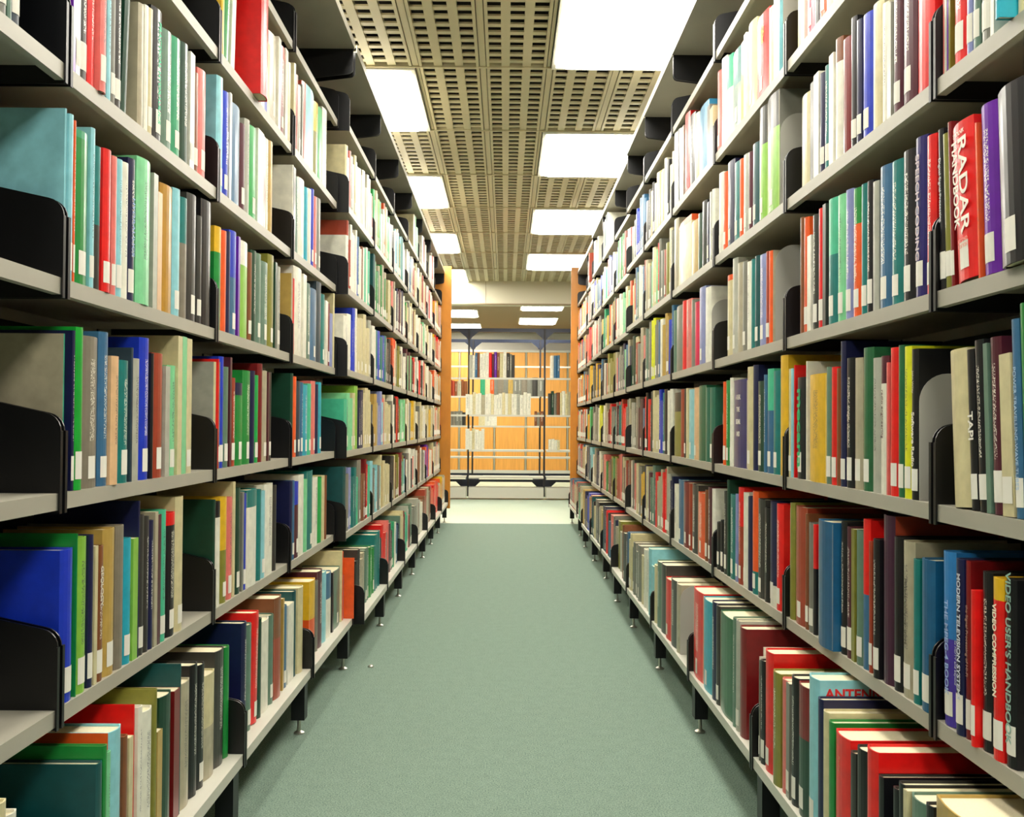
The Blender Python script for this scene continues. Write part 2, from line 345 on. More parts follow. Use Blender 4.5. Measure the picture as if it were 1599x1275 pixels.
# ---- right bay A
row('R', 1, 1247.5, "1265:c:148: 1270:dg:129:S 1278:w:115:S 1285:v:115:L 1294:t:103:LT 1301:w:85:S 1312:w:61:B80br 1326:dr:61: 1335:k:28:L 1343:v:32:L 1358:u:23:L 1375:c:6: 1385:w:6:T 1391:lg:6:S 1405:m:h27:LT 1427:m:h27:LTP3 1453:r:h28:P2")
row('R', 0, 1247.5, "1253:br:340: 1260:o:340:L 1266:w:368:LS 1275:dg:336:LT 1284:r:326:L 1289:dg:319:S 1304:t:311:LB55mi 1317:ln:305:LT 1328:lv:297:LT 1342:o:295:LTB72n 1351:t:288:L 1360:k:283:LT 1369:lg:284: 1387:s:260:LT 1405:t:252:LT 1424:k:236:LT 1443:p0:215:L 1458:r:212:LT")
row('R', -1, 1230, "1234:c:576:L 1239:lb:575: 1240.5:r:570:R4 1258:k:589:L 1259.5:w:564:R4 1288:y:584:P3T 1295:gg:573:L 1304.5:r:573:L 1310:br:575: 1317.6:v:533:L 1331:k:559:LT 1343:b:559:L 1359:n0:543:L 1371.5:lg:559:T 1384:w:556:B80m 1386:pk:566:S 1400:r:543:LB30r 1409:n0:539:L 1420:yl:541:LT 1431:k:545:L")
row('R', -2, 1229.5, "1231:c:792:R6 1238:ol:785: 1256:ru:791:L 1260:br:802:L 1268:g:816:L 1272.5:k:819:B60r 1310:s0:815:P18 1319:k:815:LT 1329:m:823:LT 1334:ol:826:S 1344:gg:828:L 1355:s:811:B50r 1360:ru:845:L 1374:k:842:LTP5 1392:m0:799:Kru 1405:k:838:L 1423:b:845:LT 1433:t:873:L 1454:s0:873:LP3")
# ---- right bay B
row('R', 2, 1113.5, "1124:pk:116:LB99r 1132:w:92:T 1141:w:89:B60mi 1157:gg:79:LB55t 1161:y:66:S 1165:w:53:S 1178:c:36:L 1198:r:25:L 1208:c:12: 1217:lb:h24:S")
row('R', 1, 1120, "1127:w:271:L 1133:o:270:L 1144:v:253:L 1153:t:254:LB60t 1158:o:249:L 1167:lg:242:L 1172:m:238:L 1182:te:225:L 1194:li:161:P3LB66dg 1213:li:150:P3LB70dgKg")
row('R', 0, 1133, "1141:c:430:LB93o 1149:lg:404:L 1157:b:411: 1164:g:409:L 1171:w:409:T 1176:t:405: 1183:te:400:L 1194:lv:398:LT 1199:ru:393:L 1204:o:392:D21Kb")
row('R', -1, 1127.5, "1131:o:596:L 1138:n:594:LT 1142:w:590:L 1163.5:p0:593: 1173:c:573:LD19 1180:v:570: 1191:dn:595:LT 1195:s:585:T 1204:s:576:LB60mi 1214.6:t:579:L 1226:y:555:D21")
row('R', -2, 1117, "1123:k:815:L 1128:k:812:L 1134:dg:767:LT 1137:dn:749: 1147:t:772:LT 1150:lv:771:L 1158:ru:761:LTB60r 1165:w:769:L 1172:v:775: 1180:t:767:LB22o 1191:dg:779:LT 1199:k:793:T 1209:w:783:LB20v 1219:r:787:LT")
row('R', -3, 1077.5, "1095:r:920:LT 1109:cy:936:L 1116:v:939:T 1121:dg:945:L 1142:n0:960: 1147:gg:964:T 1152:lg:968:L 1161:dr:979:")
# ---- right bay C
row('R', 2, 1050.5, "1056:w:205:T 1061:k:203:L 1067:lg:200:S 1075:r:176:L 1083:k:180:T 1089:c:178: 1104:cy0:166: 1108:g:165:S 1113:c:168:S")
row('R', 1, 1050.5, "1057:b:343: 1077:c:345:B90o 1088:tn:346: 1094:dn:334: 1101:k:315: 1108:v:316:L 1110:lg:300:S 1114:w:296:L")
row('R', 0, 1050, "1054:gg:485: 1063.5:g:478: 1069:r:470: 1077.5:pk:468:T 1083:g:468: 1089:cr:472: 1099:lv:449:L 1107:w:449:L")
row('R', -1, 1050.5, "1061:ol:613:B70k 1066:ru:608: 1071:k:607:L 1073:c:606:S 1081.5:lb:608:LB50lb 1088:pe:605:L 1099.5:dn0:602: 1106:t0:605: 1113:t0:605:L")
row('R', -2, 1050.5, "1057:w:756:T 1065:s:749:L 1074:dr:753:L 1078:ru:755:L 1087:dg:756:LT 1099:o:769:LT 1103:br:765:L 1110:m:761:LT 1114.5:w:763:")
row('R', -3, 1017, "1024:c:880: 1030:gg:876:T 1037:dg:880: 1045:r:903:L 1054:dg:904:T 1060:b:911:")
PAL.update(p1='46309c', s1='2a78b8', gn0='2e9468', gn1='0d7a2c', p0='1d1660', n0='20603a', s0='11547c', m0='3c1430', gr0='18b020', cy0='2a86b0', dn0='0a5c3a', t0='166450')
NAMES.update(p1='violet', s1='azure', gn0='sea green', gn1='green', p0='indigo', n0='forest green', s0='petrol blue', m0='plum', gr0='vivid green', cy0='cerulean', dn0='bottle green', t0='dark teal')
# ---- farther bays: sequences of colours, spread over the bay
SEQ = {
 ('L', 2, 4): "c w pk w c w w c lg w w w", ('L', 1, 4): "w ru w w u s w br mi mi", ('L', 0, 4): "w u w c c lg", ('L', -1, 4): "mi ln li v v c c", ('L', -2, 4): "te g lv t mi br dr r", ('L', -3, 4): "k dg b b gg n n t t",
 ('L', 2, 5): "gr c li gn0 w o c ln ln gr0 w", ('L', 1, 5): "te n gg b b n ol c", ('L', 0, 5): "w t t u b k", ('L', -1, 5): "sl tn b lv lb pk c c c c", ('L', -2, 5): "lb lb g c tn c c", ('L', -3, 5): "te r r g pk m gn0 w s",
 ('L', 2, 6): "k w lb lb s c ol n t t w w", ('L', 1, 6): "pk b lg w w m v w br", ('L', 0, 6): "ru o o r g ol c c w w", ('L', -1, 6): "g w k ru r dr ln ln ln ol", ('L', -2, 6): "k k c br ol w dr mi lb", ('L', -3, 6): "v c c dr mi lg w gg",
 ('L', 3, 7): "c ln ln", ('L', 2, 7): "w w lg s s c ru c c w", ('L', 1, 7): "gr c c g w w s w br c w", ('L', 0, 7): "g ln ln m k r w lg", ('L', -1, 7): "c w w g c c y y c", ('L', -2, 7): "m w w g k r w g", ('L', -3, 7): "g g g lg br w",
 ('L', 3, 8): "w dr br w", ('L', 2, 8): "w c c ru w c c", ('L', 1, 8): "w c w c ru w ln w", ('L', 0, 8): "w r lg k w c", ('L', -1, 8): "w g c c w", ('L', -2, 8): "w br w g w", ('L', -3, 8): "br ru b br",
 ('L', 3, 9): "w w r pk w", ('L', 2, 9): "w w k r w pk", ('L', 1, 9): "w c w g w w", ('L', 0, 9): "w b c w", ('L', -1, 9): "c y c c", ('L', -2, 9): "p p o w", ('L', -3, 9): "r o r o r",
 ('R', 2, 4): "c c w c tn c c k dg", ('R', 1, 4): "g ol ru g r c ln c b", ('R', 0, 4): "s u tn tn w g yl ol g gg", ('R', -1, 4): "w k t u c c dg r k", ('R', -2, 4): "v lg r r b r gg m c", ('R', -3, 4): "lb w c g g dg c",
 ('R', 2, 5): "s s u w c y k lg", ('R', 1, 5): "ru w gg s b o c", ('R', 0, 5): "pk b g ru c dn", ('R', -1, 5): "s m g g lg", ('R', -2, 5): "y g c v pk w", ('R', -3, 5): "s v dg br lg ol",
 ('R', 2, 6): "r w ru n c c s", ('R', 1, 6): "o c ln w g r", ('R', 0, 6): "v s b ln g b pk", ('R', -1, 6): "b g r r ru t t m g", ('R', -2, 6): "br ru b m c pk ru ol", ('R', -3, 6): "b g pk s dg r v te",
 ('R', 3, 7): "w w sl te g", ('R', 2, 7): "w w v lv r mi w c", ('R', 1, 7): "g dg c o te y t c gn0", ('R', 0, 7): "ol ol b pk g w dg", ('R', -1, 7): "g g r dr b b w g", ('R', -2, 7): "n ol m br pk g", ('R', -3, 7): "tn b lg k g c te",
 ('R', 3, 8): "w c w w", ('R', 2, 8): "lb s s c c u w", ('R', 1, 8): "y g w pk r w", ('R', 0, 8): "s s v y ol dg g", ('R', -1, 8): "yl w g lg g", ('R', -2, 8): "c v g b w", ('R', -3, 8): "ru u v m tn",
 ('R', 3, 9): "ru o c b k", ('R', 2, 9): "w ru w g", ('R', 1, 9): "y r r w pk", ('R', 0, 9): "y g yl g y o", ('R', -1, 9): "n mi r ru dg yl", ('R', -2, 9): "lb lb g g v", ('R', -3, 9): "c b gn0 t r br",
}
def bisect(fn, lo, hi, n=40):
    a = fn(lo)
    for _ in range(n):
        m = (lo+hi)/2; v = fn(m)
        if (v > 0) == (a > 0): lo = m
        else: hi = m
    return (lo+hi)/2
import re
books = []          # dict per book
rng = random.Random(7)
def plane(side, k, Y):
    W = face(side, Y)
    if k == -3: return W-(.045 if side == 'L' else .068)
    return W+.002
def add_book(side, k, y0, y1, h, col, fl, given=True):
    g = lambda p, d: (lambda m: float(m.group(1)) if m else d)(re.search(p, fl))
    kc = re.search(r'K([a-z]+\d?)', fl); fl = re.sub(r'K[a-z]+\d?', '', fl)
    band = re.search(r'B(\d\d)([a-z]+\d?)', fl); fl2 = re.sub(r'B\d\d[a-z]+\d?', '', fl)
    P = (lambda m: float(m.group(1))/1000 if m else 0)(re.search(r'P(\d+)', fl2)); R = (lambda m: float(m.group(1))/1000 if m else 0)(re.search(r'R(\d+)', fl2))
    A = (lambda m: float(m.group(1)) if m else 0)(re.search(r'A(\d+)', fl2)); D = (lambda m: float(m.group(1))/100 if m else None)(re.search(r'D(\d+)', fl2))
    if D is None: D = max(.13, min(.19, h*.7))
    Y = (y0+y1)/2
    x = plane(side, k, Y)-P+R
    D = min(D, face(side, Y)+BACK-.012-x)
    books.append(dict(side=side, k=k, y0=y0, y1=y1, h=h, col=col, band=(int(band.group(1))/100, band.group(2)) if band else None, x=x, lean=A, d=D,
                      cover=kc.group(1) if kc else None, label='L' in fl2, title='T' in fl2, soft='S' in fl2, given=given, fl=fl, P=P, R=R))
def bay_of(side, Y):
    for i, (a, b) in enumerate(edges[side]):
        if a-.02 <= Y <= b+.02: return i
    return None
for side, k, x0, txt in ROWS:
    s = -1 if side == 'L' else 1; zs = zshelf(side, k); px = x0; new = []
    for tok in txt.split():
        xe, col, top, fl = tok.split(':'); xe = float(xe)
        band_free = re.sub(r'B\d\d[a-z]+\d?', '', fl)
        P = (lambda m: float(m.group(1))/1000 if m else 0)(re.search(r'P(\d+)', band_free)); R = (lambda m: float(m.group(1))/1000 if m else 0)(re.search(r'R(\d+)', band_free))
        def yof(x, W0):
            return bisect(lambda Y: (proj(s*W0, Y, zs-FLOOR)[0]-x)*s, .4, 12)
        W0 = plane(side, k, 2 if px < 527 or side == 'R' else 4.5)-P+R
        ya, yb = (yof(px, W0), yof(xe, W0)) if 'X' not in fl else (yof(411, W0), yof(421, W0)); ya, yb = min(ya, yb), max(ya, yb)
        if top[0] == 'h': h = float(top[1:])/100
        else:
            ym = (ya+yb)/2; ty = float(top)
            zt = bisect(lambda z: proj(s*W0, ym, z)[1]-ty, -1.2, 1.6); h = zt-(zs-FLOOR)
        h = max(.14, min(h, (.285 if top[0] != 'h' else .3) if not re.search(r'A\d', band_free) else .272))
        add_book(side, k, ya+.0006, yb-.0006, h, col, fl); new.append(books[-1]); books[-1]['key'] = -s*xe
        px = xe
    ms = sorted((b['y0']+b['y1'])/2 for b in new); bi = bay_of(side, ms[len(ms)//2])
    for b in new: b['bay'] = bi
# overlaps inside one shelf are pushed apart, from the camera outwards
bykey = {}
for b in books: bykey.setdefault((b['side'], b['k'], b['bay']), []).append(b)
for (side, k, i), bs in bykey.items():
    if i is None: continue
    bs.sort(key=lambda b: b['key'])
    lo, hi = edges[side][i][0]+.0045, edges[side][i][1]-.0045
    prev = lo
    for b in bs:
        t = b['y1']-b['y0']
        if b['y0'] < prev: b['y0'] = prev
        if b['y1'] < b['y0']+min(t, .006): b['y1'] = b['y0']+max(.006, min(t, .03))
        prev = b['y1']+.0008
    nxt = hi
    for b in reversed(bs):
        t = b['y1']-b['y0']
        if b['y1'] > nxt: b['y1'] = nxt; b['y0'] = min(b['y0'], nxt-min(t, .006))
        nxt = b['y0']-.0008
# sequences
for (side, k, i), seq in SEQ.items():
    a, b = edges[side][i]; cs = seq.split(); a += .0065; b -= .0065
    if k == 3: a = a+.35 if i > 7 else a+.5
    fill = 1.0 if side == 'R' or k == -3 else rng.choice([.9, .985, .99])
    y = a; L = (b-a)*fill
    ws = [];
    for c in cs:
        n = rng.choice([1, 2, 2]) if (b-a) > .4 else 1
        for q in range(n): ws.append((c if q == 0 or rng.random() < .5 else rng.choice(cs), rng.uniform(.6, 1.6)))
    tot = sum(x for _, x in ws)
    for c, x in ws:
        t = x/tot*L; h = rng.uniform(.195, .27)
        fl = ('L' if rng.random() < .6 else '')+('T' if rng.random() < .5 else '')+('S' if t < .02 else '')+('R%d' % rng.randint(0, 5))
        add_book(side, k, y+.0004, y+t-.0004, h, c, fl, False); y += t
for (side, i) in (('L', 10), ('R', 10)):
    a, b = edges[side][i]
    for k in range(-3, 3):
        y = a+.01; pal = ['w', 'c', 'w', 'b', 'r', 'y', 'g', 'o'] if side == 'L' else ['y', 'g', 'r', 'o', 'c', 's', 'w']
        while y < b-.05:
            t = rng.uniform(.02, .06); add_book(side, k, y, y+t-.0008, rng.uniform(.2, .27), rng.choice(pal), 'LT', False); y += t

def book_material():
    m = bpy.data.materials.new('book_cover'); m.use_nodes = True; nt = m.node_tree; b = nt.nodes['Principled BSDF']
    b.inputs['Roughness'].default_value = .38; b.inputs['Coat Weight'].default_value = .25; b.inputs['Coat Roughness'].default_value = .2
    def attr(n): a = nt.nodes.new('ShaderNodeAttribute'); a.attribute_name = n; return a
    c = attr('Col'); t = attr('Txt'); uv = attr('SpineUV')
    sep = nt.nodes.new('ShaderNodeSeparateXYZ'); nt.links.new(uv.outputs['Vector'], sep.inputs[0])
    def math_(op, a, bb=None):
        n = nt.nodes.new('ShaderNodeMath'); n.operation = op
        for i, v in enumerate((a, bb)):
            if v is None: continue
            if isinstance(v, (int, float)): n.inputs[i].default_value = v
            else: nt.links.new(v, n.inputs[i])
        return n.outputs[0]
    u, v = sep.outputs[0], sep.outputs[1]
    du = math_('ABSOLUTE', math_('SUBTRACT', u, .5)); mu = math_('LESS_THAN', du, .13)
    dv = math_('ABSOLUTE', math_('SUBTRACT', v, .58)); mv = math_('LESS_THAN', dv, .27)
    g = nt.nodes.new('ShaderNodeNewGeometry')
    n = nt.nodes.new('ShaderNodeTexNoise'); n.inputs['Scale'].default_value = 430; n.inputs['Detail'].default_value = 0
    nt.links.new(g.outputs['Position'], n.inputs['Vector']); nn = math_('GREATER_THAN', n.outputs[0], .54)
    mask = math_('MULTIPLY', math_('MULTIPLY', mu, mv), math_('MULTIPLY', nn, t.outputs['Alpha']))
    mix = nt.nodes.new('ShaderNodeMix'); mix.data_type = 'RGBA'
    nt.links.new(mask, mix.inputs[0]); nt.links.new(c.outputs['Color'], mix.inputs[6]); nt.links.new(t.outputs['Color'], mix.inputs[7])
    # faint cloth and wear mottling of the covers
    n3 = nt.nodes.new('ShaderNodeTexNoise'); n3.inputs['Scale'].default_value = 45; n3.inputs['Detail'].default_value = 5
    nt.links.new(g.outputs['Position'], n3.inputs['Vector'])
    k = math_('MULTIPLY_ADD', n3.outputs[0], .5); k.node.inputs[2].default_value = .75
    vm = nt.nodes.new('ShaderNodeVectorMath'); vm.operation = 'SCALE'
    nt.links.new(mix.outputs[2], vm.inputs[0]); nt.links.new(k, vm.inputs['Scale']); nt.links.new(vm.outputs[0], b.inputs['Base Color'])
    return m
M['book'] = book_material()
NB = 7
def spine_profile(t, soft):
    sag = 0 if soft else min(.16*t, .007)
    return [(-sag*math.cos(math.pi*(j/(NB-1)-.5))*1.0 if not soft else 0, -t/2+t*j/(NB-1)) for j in range(NB)], sag
class BM:                                   # book shell collector with colour layers
    def __init__(s): s.v = []; s.f = []; s.c = []; s.t = []; s.uv = []; s.m = []
    def face(s, idx, col, txt, uvs, mi=0): s.f.append(idx); s.c.append(col); s.t.append(txt); s.uv.append(uvs); s.m.append(mi)
    def build(s, name, mats):
        me = bpy.data.meshes.new(name); me.from_pydata(s.v, [], s.f)
        for m in mats: me.materials.append(m)
        ca = me.attributes.new('Col', 'FLOAT_COLOR', 'CORNER'); ta = me.attributes.new('Txt', 'FLOAT_COLOR', 'CORNER'); ua = me.attributes.new('SpineUV', 'FLOAT2', 'CORNER')
        C = []; T = []; U = []
        for f, c, t, uv in zip(s.f, s.c, s.t, s.uv):
            for q in range(len(f)): C += [*c, 1]; T += t; U += uv[q] if uv else (-1, -1)
        ca.data.foreach_set('color', C); ta.data.foreach_set('color', T); ua.data.foreach_set('vector', U)
        me.polygons.foreach_set('material_index', s.m); me.update(); return me
def shell(bmx, b, X):
    """cover of book b; X maps local (x,y,z) to mesh space"""
    t = b['y1']-b['y0']; h = b['h']; d = b['d']; th = .0026 if not b['soft'] else .0008
    th = min(th, t*.15)
    prof, sag = spine_profile(t, b['soft'])
    outer = [(d, -t/2)]+[(x+sag+.0, y) for x, y in prof]+[(d, t/2)]
    outer = [(x if i in (0, len(outer)-1) else x, y) for i, (x, y) in enumerate(outer)]
    inner = [(d, -t/2+th)]+[(max(x, 0)+th, max(-t/2+th, min(t/2-th, y))) for x, y in outer[1:-1]]+[(d, t/2-th)]
    col = srgb(PAL[b['col']]); lev = [0, h]; cols = [col]
    if b['band']: lev = [0, h*b['band'][0], h]; cols = [col, srgb(PAL[b['band'][1]])]
    lum = .3*col[0]+.6*col[1]+.1*col[2]
    tc = b.get('tc') or ((.85, .82, .7) if lum < .3 else (.05, .05, .07))
    on = .75 if b['title'] else 0.0
    N = len(outer); base = len(bmx.v)
    for z in lev:
        for x, y in outer: bmx.v.append(X(x, y, z))
    for z in (0, h):
        for x, y in inner: bmx.v.append(X(x, y, z))
    nl = len(lev)
    for a in range(nl-1):
        for j in range(N-1):
            i0 = base+a*N+j; sp = 1 <= j <= N-3
            uv = None
            if sp:
                ua, ub = (j-1)/(NB-1), j/(NB-1); va, vb = lev[a]/h, lev[a+1]/h; uv = [(ua, va), (ua, vb), (ub, vb), (ub, va)]
            bmx.face((i0, i0+N, i0+N+1, i0+1), cols[a] if sp or not b.get('cover') else srgb(PAL[b['cover']]), [*tc, on if sp else 0], uv)
    ib = base+nl*N
    for j in range(N-1): bmx.face((ib+j, ib+j+1, ib+N+j+1, ib+N+j), cols[-1], [0, 0, 0, 0], None)
    top = base+(nl-1)*N
    for j in range(N-1):
        bmx.face((top+j, ib+N+j, ib+N+j+1, top+j+1), cols[-1], [0, 0, 0, 0], None)
        bmx.face((base+j, base+j+1, ib+j+1, ib+j), cols[0], [0, 0, 0, 0], None)
    for q in (0, N-1): bmx.face((base+q, ib+q, ib+N+q, top+q), cols[0], [0, 0, 0, 0], None)
    return th
def pages(b):
    t = b['y1']-b['y0']; th = min(.0026 if not b['soft'] else .0008, t*.15); g = .004 if not b['soft'] else .0005
    return (.001+th*2, b['d']-g, -t/2+th*1.05, t/2-th*1.05, .002, b['h']-g)
def sticker_mesh(b):
    t = b['y1']-b['y0']; prof, sag = spine_profile(t, b['soft']); m = MB(); n = NB
    z0 = .014+.003*((b['y0']*977) % 1); z1 = z0+.034+.01*((b['y0']*331) % 1); off = .0007
    cut = max(.0 if t < .02 else .12, 1-.026/t)
    js = [j for j in range(n)]
    pts = []
    for j in js:
        y = max(-t/2*(1-cut), min(t/2*(1-cut), prof[j][1])); yy = (y+t/2)/t*(n-1); q = min(int(yy), n-2); fr = yy-q
        x = prof[q][0]*(1-fr)+prof[q+1][0]*fr+sag-off; pts.append((x, y))
    for z in (z0, z1):
        for x, y in pts: m.v.append((x, y, z))
    for j in range(n-1): m.f.append((j, n+j, n+j+1, j+1))
    me = bpy.data.meshes.new('spine_label'); me.from_pydata(m.v, [], m.f); me.materials.append(M['white']); return me

# choose the 300 that show largest
def area(b):
    s = -1 if b['side'] == 'L' else 1; z = zshelf(b['side'], b['k'])-FLOOR
    p = [proj(s*b['x'], y, zz) for y in (b['y0'], b['y1']) for zz in (z, z+b['h'])]
    xs = [min(max(q[0], 0), 1599) for q in p]; ys = [min(max(q[1], 0), 1275) for q in p]
    return (max(xs)-min(xs))*(max(ys)-min(ys))
for b in books:
    b['area'] = area(b); b['bay'] = b.get('bay', bay_of(b['side'], (b['y0']+b['y1'])/2))
books.sort(key=lambda b: -b['area'])
single = [b for b in books if b['area'] > 0][:300]; rest = [b for b in books if b['area'] > 0][300:]

def tmat(b):
    s = -1 if b['side'] == 'L' else 1; z = zshelf(b['side'], b['k'])
    mt = Matrix.Translation((s*b['x'], (b['y0']+b['y1'])/2, z+.0004))
    if s < 0: mt = mt @ Matrix.Rotation(math.pi, 4, 'Z')
    if b['lean']:
        a = -math.radians(b['lean'])*s            # top leans away from the camera
        t = (b['y1']-b['y0'])/2
        piv = Vector((0, t*s, 0))                 # pivot on the far bottom edge
        mt = mt @ Matrix.Translation(piv) @ Matrix.Rotation(a, 4, 'X') @ Matrix.Translation(-piv)
    return mt
LEV = {3: 'top shelf', 2: 'second shelf down', 1: 'third shelf down', 0: 'middle shelf', -1: 'third shelf up', -2: 'second shelf up', -3: 'lowest shelf'}
rowsets = {}
for b in books: rowsets.setdefault((b['side'], b['k'], b['bay']), []).append(b)
for bs in rowsets.values(): bs.sort(key=lambda b: b['y0'])
def describe(b):
    bs = rowsets[(b['side'], b['k'], b['bay'])]; i = bs.index(b); t = b['y1']-b['y0']
    size = 'thick ' if t > .05 else ('thin ' if t < .016 else '')
    tall = 'tall ' if b['h'] > .262 else ('short ' if b['h'] < .2 else '')
    c = NAMES[b['col']]
    if b['band']:
        c2 = NAMES[b['band'][1]]
        if c2 != c: c = c+' and '+c2
    where = '%s of %s %s bay' % (LEV[b['k']], ORD[b['bay']], 'left' if b['side'] == 'L' else 'right')
    return (tall+size+c+' book ').strip(), where, i, len(bs)
seen = {}
txtmap = {}
def text_part(parent, s, size, loc, horiz, col, name='spine_title', sx=1.0, face_y=False, bold=.0):
    cu = bpy.data.curves.new(name, 'FONT'); cu.body = s; cu.size = size; cu.extrude = .00015; cu.align_x = 'CENTER'; cu.align_y = 'CENTER'; cu.offset = bold
    tmp = bpy.data.objects.new('tmp', cu); COL.objects.link(tmp)
    dg = bpy.context.evaluated_depsgraph_get(); me = bpy.data.meshes.new_from_object(tmp.evaluated_get(dg)); bpy.data.objects.remove(tmp)
    me.materials.clear(); key = 'ink_'+col
    if key not in M: M[key] = mat('lettering_'+col, col, .5)
    me.materials.append(M[key])
    o = bpy.data.objects.new(name, me); link(o, parent)
    if face_y: R = Matrix(((1, 0, 0), (0, 0, -1), (0, 1, 0)))
    elif horiz: R = Matrix(((0, 0, -1), (-1, 0, 0), (0, 1, 0)))
    else: R = Matrix(((0, 0, -1), (0, -1, 0), (-1, 0, 0)))
    o.matrix_local = Matrix.Translation(loc) @ R.to_4x4() @ Matrix.Diagonal((sx, 1, 1, 1))
    return o
# lettering that can be read: (side,k,approx x of the book) -> list of (text, size, y offset frac, z frac, horizontal, colour, stretch)
TEXT = [
 ('R', 0, 1510, [('RADAR', .034, -.12, .60, 0, 'ece6d8', 1.25, .0006), ('HANDBOOK', .021, .24, .62, 0, 'ece6d8', 1.05, .0004), ('SKOLNIK', .009, .0, .93, 1, 'ece6d8', .9, 0), ('SECOND', .008, 0, .25, 1, 'e8a090', .9, 0), ('EDITION', .008, 0, .215, 1, 'e8a090', .9, 0)]),
 ('R', 0, 1433, [('SPEECH CODING', .019, .05, .56, 0, 'b8a8b0', 1.15, .0003)]),
 ('R', 0, 1467, [('Digital Signal Processing', .010, 0, .62, 0, 'c8c8c8', 1, 0)]),
 ('R', 0, 1335, [('DIGITAL SIGNAL', .010, 0, .42, 0, 'f0e0c0', 1, 0)]),
 ('R', -2, 1576, [("VIDEO USER'S HANDBOOK", .018, .05, .58, 0, '8fb4a4', 1.0, .0003)]),
 ('R', -2, 1556, [('VIDEO COMPRESSION', .013, .1, .6, 0, 'efe6cc', .95, .0004)]),
 ('R', -2, 1498, [('MODERN TELEVISION SYSTEMS', .0135, -.12, .56, 0, 'c9cdd8', .95, .0003), ('to HDTV and beyond', .008, .25, .4, 0, 'a9adb8', .9, 0)]),
 ('R', -2, 1479, [('THE MPEG-4 BOOK', .016, 0, .45, 0, '9fb6e0', 1.0, .0002)]),
 ('R', -2, 1511, [('the Signal Processing of Hi-Fi', .009, .0, .55, 0, 'b09080', .95, 0)]),
 ('R', -2, 1414, [('Personal Computer Guide', .010, 0, .55, 0, '504a3a', 1, 0)]),
 ('R', -1, 1250, [('mecana', .043, .0, .50, 0, '18b070', 1.35, .0008)]),
 ('R', -1, 1426, [('Software Radio', .014, 0, .40, 0, 'e8e4d4', 1.0, .0003), ('John Wiley', .008, 0, .78, 0, 'c8c4b4', 1.0, 0)]),
 ('R', -1, 1378, [('radio engineering', .012, 0, .58, 0, '503038', 1.0, 0)]),
 ('R', -1, 1325, [('digital transmission', .009, 0, .45, 0, 'd0c8b8', 1.0, 0)]),
 ('R', -1, 1520, [('TAPI', .020, 0, .52, 0, 'e8e4d8', 1.0, .0004)]),
 ('R', -1, 1590, [('POWER TRAVELLING-WAVE TUBES', .010, 0, .45, 0, 'a8c4dc', 1.0, 0)]),
 ('R', -1, 1152, [('A REAL', .019, 0, .80, 1, 'd8d4c8', .9, .0003), ('TIME', .019, 0, .66, 1, 'd8d4c8', .9, .0003), ('SIGNAL', .019, 0, .52, 1, 'd8d4c8', .8, .0003), ('AND', .019, 0, .38, 1, 'd8d4c8', .9, .0003)]),
 ('R', 2, 1190, [('AD', .022, -.1, .80, 1, 'e8c030', 1, .0004), ('BIO', .022, -.1, .73, 1, 'e8c030', 1, .0004), ('PR', .022, -.1, .66, 1, 'e8c030', 1, .0004)]),
 ('R', -2, 1156, [('INDIUM ARRAY', .013, 0, .6, 0, 'e0a890', 1, .0002)]),
 ('R', -3, 1312, [('Radar', .012, 0, .78, 0, 'd08060', 1, 0)]),
 ('L', 1, 248, [('PRACTICAL HYDRAULICS', .017, 0, .52, 0, '20c890', 1.0, .0004)]),
 ('L', 0, 207, [('HYDRAULICS', .016, 0, .52, 0, '8ca4d0', 1.1, .0002)]),
 ('L', -2, 155, [('GEOLOGY', .014, 0, .70, 0, 'd8d0c0', 1.0, .0003)]),
 ('L', 1, 354, [('FILTERS', .016, 0, .5, 0, 'e8ecf4', 1.2, .0004)]),
]
count = 0
for b in single:
    mt = tmat(b); bmx = BM(); shell(bmx, b, lambda x, y, z: (x, y, z))
    me = bmx.build('book', [M['book']]); o = bpy.data.objects.new('book', me); link(o); o.matrix_world = mt; b['obj'] = o
    x0, x1, y0, y1, z0, z1 = pages(b)
    pg = MB().box(x0, x1, y0, y1, z0, z1).obj('page_block', M['page'], o)
    if b['label']: link(bpy.data.objects.new('spine_label', sticker_mesh(b)), o)
    d, where, i, n = describe(b)
    bs = rowsets[(b['side'], b['k'], b['bay'])]
    o['category'] = 'book'; o['group'] = 'books on the %s of the %s side' % (LEV[b['k']], 'left' if b['side'] == 'L' else 'right')
    b['desc'] = (d, where, i, n)
for sd, k, xx, items in TEXT:
    best = None
    for b in single:
        if b['side'] == sd and b['k'] == k:
            s = -1 if sd == 'L' else 1
            px = proj(s*b['x'], (b['y0']+b['y1'])/2, zshelf(sd, k)-FLOOR)[0]
            if best is None or abs(px-xx) < best[0]: best = (abs(px-xx), b)
    if not best: continue
    b = best[1]; t = b['y1']-b['y0']; prof, sag = spine_profile(t, b['soft'])
    for (s_, size, yo, zo, hz, col, sx, bold) in items:
        yl = yo*t; yy = (yl+t/2)/t*(NB-1); q = max(0, min(int(yy), NB-2)); x = prof[q][0]+sag
        x = min(prof[max(0, q-1)][0], prof[q][0], prof[min(NB-1, q+1)][0])+sag-.0006
        text_part(b['obj'], s_, size, (x, yl, zo*b['h']), hz, col, sx=sx, bold=bold)
    b['wording'] = items[0][0] if not items[0][4] else None
    if items[0][0] == 'A REAL': b['wording'] = 'A REAL TIME SIGNAL'
